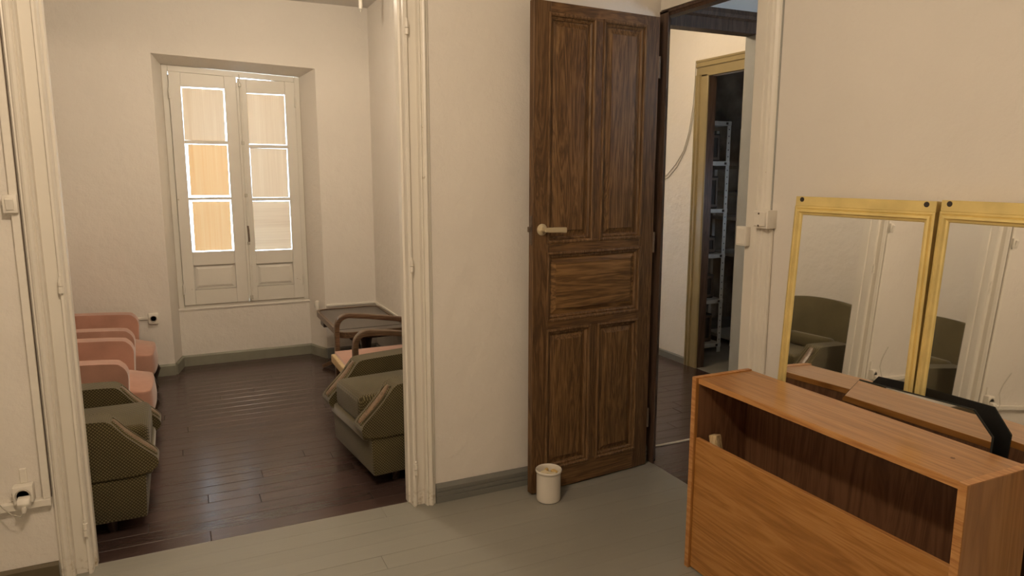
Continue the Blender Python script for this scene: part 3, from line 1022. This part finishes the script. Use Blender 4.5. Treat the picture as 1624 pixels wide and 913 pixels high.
def gold_mirror(label, n, base, W, H, roll=0.0):
    t = thing('gold_mirror', label, 'mirror', group='gold framed mirrors leaning on the wall')
    t.matrix_world = lean_matrix(n, base) @ Matrix.Rotation(roll, 4, 'Z')
    a = W / 2
    # stile profile: x measured from the outer edge inwards, z = proud of the glass
    pf = [(0, -0.046), (0, 0.006), (0.006, 0.009), (0.010, 0.006), (0.013, 0.011), (0.020, 0.012), (0.024, 0.006), (0.030, 0.004), (0.032, 0.0), (0.032, -0.046)]

    def strip(name, f, lo, hi, mit):
        bm = bmesh.new()
        A = [bm.verts.new(f(p, lo + (p * mit[0]), z)) for p, z in pf]
        B = [bm.verts.new(f(p, hi - (p * mit[1]), z)) for p, z in pf]
        bm.faces.new(A)
        bm.faces.new(B)
        k = len(pf)
        for i in range(k):
            bm.faces.new((A[i], A[(i + 1) % k], B[(i + 1) % k], B[i]))
        return obj(name, bm, M['gold'], t)
    top = H - 0.034
    strip('frame_stile', lambda p, s, z: (-a + p, s, z), 0, top, (1, 1))
    strip('frame_stile', lambda p, s, z: (a - p, s, z), 0, top, (1, 1))
    strip('frame_rail', lambda p, s, z: (s, top - p, z), -a, a, (1, 1))
    strip('frame_rail', lambda p, s, z: (s, p, z), -a, a, (1, 1))
    tb = box('top_band', M['gold'], (-a, a, top, H, -0.046, 0.005), t, 0.0015, 1)
    for sx in (-a + 0.027, a - 0.030):
        bm = bmesh.new()
        tube(bm, [(sx, H - 0.011, 0.0045), (sx, H - 0.011, 0.0062)], 0.0085, 14)
        obj('screw_hole', bm, M['screw'], tb)
    box('glass', M['mirror'], (-a + 0.03, a - 0.03, 0.028, top - 0.028, -0.004, 0.0002), t)
    box('backing', M['black'], (-a + 0.03, a - 0.03, 0.028, top - 0.028, -0.009, -0.0045), t)
    return t


gold_mirror('first gold framed mirror from the narrow doorway, its far edge beside bare wall', (-0.995, -0.080, 0.054), (1.993, 1.657, 0.012), 0.508, 1.403)
gold_mirror('second gold framed mirror counted from the narrow doorway', (-0.997, 0.037, 0.063), (1.993, 1.146, 0.012), 0.508, 1.408)

# frameless cut-corner mirror leaning on the gold ones
cm = thing('cut_corner_mirror', 'frameless mirror with cut corners standing right behind the headboard', 'mirror')
cm.matrix_world = lean_matrix((-0.9985, -0.020, 0.036), (1.9635, 1.366, 0.006))
octo = [(-0.244, 0), (0.244, 0), (0.243, 0.772), (0.183, 0.8345), (-0.187, 0.8230), (-0.243, 0.745)]


def inset(poly, ds):
    """move each side of the outline inwards by its own distance"""
    n = len(poly)
    if not isinstance(ds, (list, tuple)):
        ds = [ds] * n
    lines = []
    for i in range(n):
        p, q = Vector(poly[i]), Vector(poly[(i + 1) % n])
        d = (q - p).normalized()
        lines.append((p + Vector((-d.y, d.x)) * ds[i], d))
    out = []
    for i in range(n):
        (p, d), (q, e) = lines[i - 1], lines[i]
        t = ((q.x - p.x) * e.y - (q.y - p.y) * e.x) / (d.x * e.y - d.y * e.x)
        out.append((p.x + d.x * t, p.y + d.y * t))
    return out


inn = inset(octo, 0.0035)
bm = bmesh.new()
prism(bm, inn, 'z', -0.0025, 0.0)
obj('glass', bm, M['mirror'], cm)
bm = bmesh.new()
A = [bm.verts.new((*p, -0.0045)) for p in octo]
B = [bm.verts.new((*p, -0.0004)) for p in inset(octo, 0.0030)]
D = [bm.verts.new((*p, -0.0045)) for p in inn]
for i in range(6):
    j = (i + 1) % 6
    bm.faces.new((A[i], A[j], B[j], B[i]))
    bm.faces.new((D[i], D[j], A[j], A[i]))
    bm.faces.new((B[i], B[j], D[j], D[i]))
obj('ground_edge', bm, M['smoked'], cm)
bm = bmesh.new()
prism(bm, inset(octo, 0.001), 'z', -0.0075, -0.0047)
obj('backing', bm, M['black'], cm)

# ================================================================== CERAMIC POT
pot = thing('ceramic_pot', 'white ribbed ceramic pot on the floor in front of the brown door', 'pot', (1.466, 2.722, 0))
bm = bmesh.new()
n = 96
prof = [(0.050, 0.0), (0.0545, 0.004), (0.0558, 0.012), (0.0560, 0.132), (0.0568, 0.137), (0.0600, 0.140), (0.0612, 0.144), (0.0605, 0.149), (0.0585, 0.151), (0.0560, 0.149), (0.0540, 0.140), (0.0520, 0.012), (0.001, 0.010)]
rings = []
for i, (r, z) in enumerate(prof):
    row = []
    for k in range(n):
        rr = r * (0.988 if (2 <= i <= 3 and k % 2) else 1.0)
        row.append(bm.verts.new((rr * math.cos(2 * math.pi * k / n), rr * math.sin(2 * math.pi * k / n), z)))
    rings.append(row)
for Aq, Bq in zip(rings, rings[1:]):
    for k in range(n):
        bm.faces.new((Aq[k], Aq[(k + 1) % n], Bq[(k + 1) % n], Bq[k]))
bm.faces.new(rings[0])
obj('pot', bm, M['ceramic'], pot, smooth=True, angle=60)
for (dx, dy, dz, s, rot, mt, lab) in (
        (-0.018, 0.002, 0.012, (0.032, 0.034, 0.128), 0.3, 'cream', 'cream block inside the white pot, nearest its far rim'),
        (0.010, -0.018, 0.012, (0.034, 0.028, 0.124), -0.4, 'cream', 'cream block in front among the blocks in the pot'),
        (0.034, 0.010, 0.012, (0.022, 0.030, 0.122), 0.15, 'soap', 'deep yellow block inside the white pot'),
        (0.004, 0.032, 0.012, (0.026, 0.014, 0.126), 0.7, 'soap', 'thin yellow block at the back inside the pot')):
    o = box('wooden_block', M[mt], (-s[0] / 2, s[0] / 2, -s[1] / 2, s[1] / 2, 0, s[2]), None, 0.003, 1)
    o.location = (1.466 + dx, 2.722 + dy, dz)
    o.rotation_euler = (0, 0, rot)
    tag(o, lab, 'block', 'blocks in the white pot')


# ================================================================== GREEN ARMCHAIRS (local: faces +x, width along y)
def cushion(name, mat, d, r, parent, seg=4):
    bm = bmesh.new()
    bx(bm, *d)
    return obj(name, bm, mat, parent, r, seg, True, angle=80)


def smooth_path(ctrl, n=6):
    """Catmull-Rom through 2D control points"""
    P = [Vector(c) for c in ctrl]
    P = [P[0] * 2 - P[1]] + P + [P[-1] * 2 - P[-2]]
    out = []
    for i in range(1, len(P) - 2):
        for k in range(n):
            t = k / n
            p0, p1, p2, p3 = P[i - 1:i + 3]
            out.append(0.5 * ((2 * p1) + (p2 - p0) * t + (2 * p0 - 5 * p1 + 4 * p2 - p3) * t * t + (3 * p1 - p0 - 3 * p2 + p3) * t ** 3))
    out.append(P[-2])
    return out


def green_chair(label, loc, rz):
    t = thing('green_armchair', label, 'armchair', loc, rz, 'green ribbed armchairs')
    Wd = 0.62
    # base box: front panel, side skirts
    bm = bmesh.new()
    vs = bx(bm, -0.60, 0.0, -Wd / 2 + 0.012, Wd / 2 - 0.012, 0.068, 0.285)
    for v in vs:
        if v.co.x > -0.1 and v.co.z < 0.1:
            v.co.x -= 0.01
    obj('base', bm, M['green'], t, 0.012, 2, True)
    cushion('front_rail', M['green_flat'], (-0.06, 0.022, -Wd / 2 + 0.05, Wd / 2 - 0.05, 0.235, 0.300), 0.018, t)
    cushion('seat_cushion', M['green'], (-0.48, 0.014, -Wd / 2 + 0.120, Wd / 2 - 0.120, 0.285, 0.434), 0.034, t)
    for s in (-1, 1):
        # arm profile in x,z
        topc = smooth_path([(-0.58, 0.520), (-0.35, 0.514), (-0.165, 0.509), (-0.122, 0.500), (-0.096, 0.473), (-0.066, 0.435), (-0.016, 0.385), (0.030, 0.341), (0.047, 0.314), (0.040, 0.288), (0.015, 0.270)], 4)
        prof = [(p.x, p.y) for p in topc] + [(-0.05, 0.262), (-0.58, 0.262)]
        bm = bmesh.new()
        yo = s * (Wd / 2)
        yi = s * (Wd / 2 - 0.118)
        prism(bm, prof, 'y', min(yo, yi), max(yo, yi))
        es = [e for e in bm.edges if len(e.link_faces) == 2 and e.calc_face_angle(0) > math.radians(60) and abs(e.verts[0].co.y - e.verts[1].co.y) < 1e-5]
        bmesh.ops.bevel(bm, geom=es, offset=0.026, segments=4, profile=0.5, affect='EDGES', clamp_overlap=True)
        arm = obj('arm', bm, M['green'], t, smooth=True, angle=50)
        # wooden facing let into the sloping front, with a fabric roll on either side
        yc = s * (Wd / 2 - 0.059)
        path = smooth_path([(-0.112, 0.492), (-0.096, 0.473), (-0.066, 0.435), (-0.016, 0.385), (0.026, 0.345), (0.038, 0.330)], 4)
        k = len(path)
        wid = [0.014 + 0.030 * math.sin(math.pi * min(1, (i + 0.6) / (k + 0.2))) ** 0.5 for i in range(k)]
        bm = bmesh.new()
        ribbon(bm, [(p.x - 0.002, yc, p.y - 0.002) for p in path], wid, 0.018, (0, 1, 0))
        obj('arm_facing', bm, M['chair_wood'], arm, 0.003, 2, True)
        for q in (-1, 1):
            bm = bmesh.new()
            tube(bm, [(p.x - 0.002, yc + q * (wid[i] / 2 + 0.011), p.y - 0.002) for i, p in enumerate(path)], 0.0095, 8)
            obj('piping', bm, M['green'], arm, smooth=True)
    # back: tall, gently curved top, slightly reclined, with a loose cushion
    bm = bmesh.new()
    ny = 8
    rows = []
    for i in range(ny + 1):
        y = -Wd / 2 + 0.004 + (Wd - 0.008) * i / ny
        c = 1 - (2 * i / ny - 1) ** 2
        zt = 0.79 + 0.030 * c
        rows.append([bm.verts.new(p) for p in ((-0.56, y, 0.26), (-0.47 - 0.01 * c, y, 0.26), (-0.510 - 0.012 * c, y, 0.55), (-0.560 - 0.012 * c, y, zt - 0.02), (-0.580, y, zt), (-0.610, y, zt), (-0.632, y, zt - 0.03), (-0.61, y, 0.26))])
    for Aq, Bq in zip(rows, rows[1:]):
        for k in range(8):
            bm.faces.new((Aq[k], Aq[(k + 1) % 8], Bq[(k + 1) % 8], Bq[k]))
    bm.faces.new(rows[0])
    bm.faces.new(rows[-1])
    obj('backrest', bm, M['green_flat'], t, smooth=True, angle=60)
    cushion('back_cushion', M['green_flat'], (-0.53, -0.425, -Wd / 2 + 0.122, Wd / 2 - 0.122, 0.430, 0.535), 0.035, t)
    for x in (-0.45, -0.06):
        for s in (-1, 1):
            bm = bmesh.new()
            tube(bm, [(x - 0.09, s * 0.22, 0.0), (x - 0.09, s * 0.22, 0.075)], [0.016, 0.024], 10)
            obj('foot', bm, M['dark_wood'], t, smooth=True)
    return t


g1 = green_chair('green ribbed armchair with wooden arm facings under the wooden chair side of the room', (0.716, 3.445, 0), math.radians(180 + 6.3))
g1['label'] = 'green ribbed armchair with worn seat in front of the bentwood chair'
copy_thing(g1, (-0.190, 3.462, 0), 0.0, 'green ribbed armchair in the row beside the pink armchairs')


# ================================================================== PINK ARMCHAIRS
def pink_chair(label, loc, rz=0.0):
    t = thing('pink_armchair', label, 'armchair', loc, rz, 'pink velour armchairs')
    Wd = 0.66
    # seat: domed, bulging front
    bm = bmesh.new()
    vs = bx(bm, -0.60, 0.0, -Wd / 2 + 0.100, Wd / 2 - 0.100, 0.175, 0.365)
    bmesh.ops.subdivide_edges(bm, edges=bm.edges[:], cuts=5, use_grid_fill=True)
    for v in bm.verts:
        y = v.co.y / (Wd / 2 - 0.10)
        fx = max(0.0, (v.co.x + 0.22) / 0.22)
        if v.co.z > 0.36:
            v.co.z += 0.030 * (1 - y * y) - 0.055 * fx ** 2
        if v.co.x > -0.001:
            v.co.x += 0.03 * (1 - y * y) * (1 - abs(v.co.z - 0.25) / 0.2)
    obj('seat', bm, M['pink'], t, smooth=True, sub=1, angle=180)
    for s in (-1, 1):
        yo = s * (Wd / 2)
        yi = s * (Wd / 2 - 0.105)
        bm = bmesh.new()
        prof = [(p.x, p.y) for p in smooth_path([(-0.70, 0.545), (-0.40, 0.537), (-0.165, 0.524), (-0.115, 0.508), (-0.088, 0.465), (-0.088, 0.40), (-0.094, 0.30), (-0.100, 0.20)], 4)] + [(-0.70, 0.17)]
        prism(bm, prof, 'y', min(yo, yi), max(yo, yi))
        es = [e for e in bm.edges if len(e.link_faces) == 2 and e.calc_face_angle(0) > math.radians(60) and abs(e.verts[0].co.y - e.verts[1].co.y) < 1e-5]
        bmesh.ops.bevel(bm, geom=es, offset=0.038, segments=5, profile=0.5, affect='EDGES', clamp_overlap=True)
        obj('arm', bm, M['pink'], t, smooth=True, angle=60)
    bm = bmesh.new()
    prism(bm, [(-0.55, 0.34), (-0.60, 0.78), (-0.64, 0.82), (-0.70, 0.82), (-0.735, 0.78), (-0.72, 0.16), (-0.55, 0.16)], 'y', -Wd / 2 + 0.02, Wd / 2 - 0.02)
    obj('backrest', bm, M['pink'], t, 0.03, 4, True, angle=60)
    box('seat_rail', M['dark_wood'], (-0.58, -0.03, -Wd / 2 + 0.105, Wd / 2 - 0.105, 0.150, 0.182), t, 0.006, 2)
    for x in (-0.62, -0.020):
        for s in (-1, 1):
            bm = bmesh.new()
            f = 1 if x > -0.2 else -1
            tube(bm, [(x, s * 0.235, 0.18), (x + 0.026 * f, s * 0.238, 0.12), (x + 0.006 * f, s * 0.226, 0.05), (x + 0.012 * f, s * 0.226, 0.0)], [0.026, 0.024, 0.015, 0.018], 10)
            obj('leg', bm, M['dark_wood'], t, smooth=True)
    return t


p1 = pink_chair('pink velour armchair in the corner by the window wall', (-0.215, 5.235, 0))
copy_thing(p1, (-0.205, 4.385, 0), 0.0, 'pink velour armchair between green armchair and the other pink one')

# ================================================================== BENTWOOD CHAIR
wc = thing('bentwood_armchair', 'bentwood armchair with pink seat behind the green armchair', 'armchair', (0.865, 4.215, 0), math.radians(180))
# local: faces +x (towards the viewer's left after the turn), y across
for s in (-1, 1):
    y = s * 0.262
    bm = bmesh.new()
    arc = [(0.0, y, 0.0), (0.0, y, 0.30), (0.0, y, 0.50)]
    for k in range(1, 8):
        a = math.radians(90 * k / 7 + 3 * k / 7)
        arc.append((-0.075 + 0.075 * math.cos(a), y, 0.515 + 0.075 * math.sin(a)))
    arc += [(-0.20, y, 0.575), (-0.36, y, 0.548), (-0.50, y, 0.522)]
    ribbon(bm, arc, [0.046] * len(arc), [0.030] * len(arc), (0, 1, 0))
    obj('arm', bm, M['bent_wood'], wc, 0.005, 2, True)
    bm = bmesh.new()
    ribbon(bm, [(-0.42, y * 0.93, 0.0), (-0.44, y * 0.93, 0.33), (-0.50, y * 0.93, 0.60), (-0.56, y * 0.93, 0.82)], 0.030, 0.036, (0, 1, 0))
    obj('rear_leg', bm, M['bent_wood'], wc, 0.004, 2, True)
    bm = bmesh.new()
    bx(bm, -0.46, 0.02, y - s * 0.024 - 0.011, y - s * 0.024 + 0.011, 0.300, 0.350)
    obj('side_rail', bm, M['bent_wood'], wc, 0.004, 2)
bm = bmesh.new()
bx(bm, 0.016, 0.044, -0.246, 0.246, 0.300, 0.352)
obj('front_rail', bm, M['pale_wood'], wc, 0.006, 2)
bm = bmesh.new()
bx(bm, -0.44, 0.022, -0.226, 0.226, 0.335, 0.372)
bmesh.ops.subdivide_edges(bm, edges=bm.edges[:], cuts=4, use_grid_fill=True)
for v in bm.verts:
    if v.co.z > 0.37:
        v.co.z += 0.030 * (1 - (v.co.y / 0.226) ** 2) * (1 - ((v.co.x + 0.21) / 0.232) ** 2)
obj('seat', bm, M['pink'], wc, smooth=True, angle=60)
bm = bmesh.new()
prism(bm, [(-0.49, 0.46), (-0.535, 0.76), (-0.515, 0.765), (-0.47, 0.46)], 'y', -0.225, 0.225)
obj('backrest', bm, M['pink'], wc, 0.006, 2, True)

# ================================================================== LOW DARK TABLE
tb = thing('low_table', 'low dark-topped table with wooden rim and rounded corners in the corner', 'table', (1.155, 5.075, 0))
TX, TY, TZ, TR = 0.245, 0.455, 0.440, 0.085


def rrect(a, b, r, n=7):
    out = []
    for cx, cy, a0 in ((a - r, b - r, 0), (-a + r, b - r, 90), (-a + r, -b + r, 180), (a - r, -b + r, 270)):
        for k in range(n + 1):
            t = math.radians(a0 + 90 * k / n)
            out.append((cx + r * math.cos(t), cy + r * math.sin(t)))
    return out


bm = bmesh.new()
o1, i1 = rrect(TX, TY, TR), rrect(TX - 0.020, TY - 0.020, TR - 0.016)
ring = [[bm.verts.new((*p, z)) for p in pl_] for pl_, z in ((o1, TZ - 0.036), (o1, TZ + 0.004), (i1, TZ + 0.004), (i1, TZ - 0.036))]
for q in range(4):
    Aq, Bq = ring[q], ring[(q + 1) % 4]
    for k in range(len(o1)):
        j = (k + 1) % len(o1)
        bm.faces.new((Aq[k], Aq[j], Bq[j], Bq[k]))
obj('rim', bm, M['bent_wood'], tb, smooth=True, angle=40)
inn_t = rrect(TX - 0.0205, TY - 0.0205, TR - 0.0165)
cut_y = -0.315
# two leaves meeting at a joint near one end
for nm, keep in (('leaf', lambda y: y >= cut_y), ('leaf', lambda y: y < cut_y)):
    pts = []
    nn = len(inn_t)
    for k in range(nn):
        p, q = inn_t[k], inn_t[(k + 1) % nn]
        if keep(p[1]):
            pts.append(p)
        if keep(p[1]) != keep(q[1]):
            f = (cut_y - p[1]) / (q[1] - p[1])
            pts.append((p[0] + (q[0] - p[0]) * f, cut_y + (0.007 if keep(1) else -0.007)))
    bm = bmesh.new()
    prism(bm, pts, 'z', TZ - 0.030, TZ - 0.002)
    obj(nm, bm, M['table_top'], tb)
box('slide_block', M['dark_wood'], (-TX + 0.012, -TX + 0.06, 0.18, 0.30, TZ - 0.085, TZ - 0.034), tb, 0.003, 1)
box('under_frame', M['dark_wood'], (-0.15, 0.15, -0.34, 0.34, TZ - 0.075, TZ - 0.031), tb, 0.004, 1)
for yy in (-0.17, 0.17):
    bm = bmesh.new()
    lathe(bm, [(0.035, 0.10), (0.045, 0.14), (0.030, 0.20), (0.036, 0.30), (0.05, TZ - 0.076)], 20, (0, yy))
    obj('column', bm, M['dark_wood'], tb, smooth=True)
    for sx in (-1, 1):
        bm = bmesh.new()
        ribbon(bm, [(0, yy, 0.15), (sx * 0.07, yy + 0.10 * (1 if yy > 0 else -1), 0.10), (sx * 0.15, yy + 0.16 * (1 if yy > 0 else -1), 0.045), (sx * 0.215, yy + 0.195 * (1 if yy > 0 else -1), 0.013)],
               0.030, [0.05, 0.042, 0.032, 0.026], (0.6, 0.0, 0.0) if False else (0.5, -0.5 * sx * (1 if yy > 0 else -1), 0))
        obj('leg', bm, M['bent_wood'], tb, 0.004, 2, True)
box('stretcher', M['dark_wood'], (-0.018, 0.018, -0.17, 0.17, 0.16, 0.20), tb, 0.004, 1)


# ================================================================== STOREROOM SHELVES
sh = thing('metal_shelving', 'grey slotted-angle metal shelving in the dark storeroom', 'shelf', (4.075, 4.535, 0), math.radians(0))
SLX, SLY = 0.62, 0.42
HT = 1.90


def upright(x, y, sx, sy):
    bm = bmesh.new()
    prism(bm, [(x, y), (x + sx * 0.036, y), (x + sx * 0.036, y + sy * 0.003), (x + sx * 0.003, y + sy * 0.003), (x + sx * 0.003, y + sy * 0.036), (x, y + sy * 0.036)], 'z', 0, HT)
    u = obj('upright', bm, M['steel'], sh)
    bm = bmesh.new()
    for k in range(34):
        z = 0.05 + k * 0.054
        bx(bm, x + sx * 0.018 - 0.004, x + sx * 0.018 + 0.004, y - 0.0012, y + 0.0042, z, z + 0.009)
    o = obj('bolt_holes', bm, M['black'], u)
    o['kind'] = 'stuff'
    return u


upright(0, 0, -1, 1)
upright(-0.30, 0.02, 1, 1)
upright(0, SLX, -1, -1)
upright(-0.30, SLX + 0.02, 1, -1)
for z in (0.045, 0.42, 0.80, 1.17, 1.55, 1.865):
    bm = bmesh.new()
    bx(bm, -0.302, 0.002, -0.004, SLX + 0.02, z, z + 0.034)
    s_ = obj('shelf', bm, M['steel'], sh, 0.002, 1)
    box('corner_plate', M['crate'], (-0.055, -0.034, -0.0062, -0.004, z + 0.008, z + 0.026), s_)
# second bay seen past the upright
s2 = thing('metal_shelving', 'metal shelving bay further back whose shelf edges catch blue daylight', 'shelf', (4.28, 4.62, 0))
for z in (0.05, 0.78, 1.09, 1.30, 1.52):
    bm = bmesh.new()
    bx(bm, 0, 0.80, 0.0, 0.35, z, z + 0.03)
    obj('shelf', bm, M['steel'], s2, 0.002, 1)
for x in (0.0, 0.77):
    for y in (0.0, 0.32):
        box('upright', M['steel'], (x, x + 0.03, y + 0.0, y + 0.03, 0, 1.85), s2)
for (x0, x1, y0, y1, z0, hh, lab) in (
        (-0.255, -0.045, 0.065, 0.40, 0.0795, 0.24, 'dark crate on the lowest metal shelf'),
        (-0.255, -0.045, 0.065, 0.42, 0.4545, 0.20, 'dark bundle on the second metal shelf up'),
        (-0.255, -0.045, 0.065, 0.45, 0.8345, 0.14, 'dark flat case on the third metal shelf up'),
        (-0.255, -0.045, 0.065, 0.45, 1.2045, 0.26, 'dark box on the fourth metal shelf up'),
        (-0.255, -0.045, 0.065, 0.45, 1.5845, 0.22, 'dark box on the second highest metal shelf')):
    t = thing('storage_box', lab, 'box', (4.075, 4.535, z0))
    box('body', M['crate'], (x0, x1, y0, y1, 0, hh), t, 0.008, 2)
    bm = bmesh.new()
    nested(bm, x0 + 0.01, x1 - 0.01, 0.012, hh - 0.012, [(0, 0.002), (0, -0.006), (0.02, -0.006), (0.02, 0.002)], y0, cap=False)
    obj('front_frame', bm, M['rust'], t)
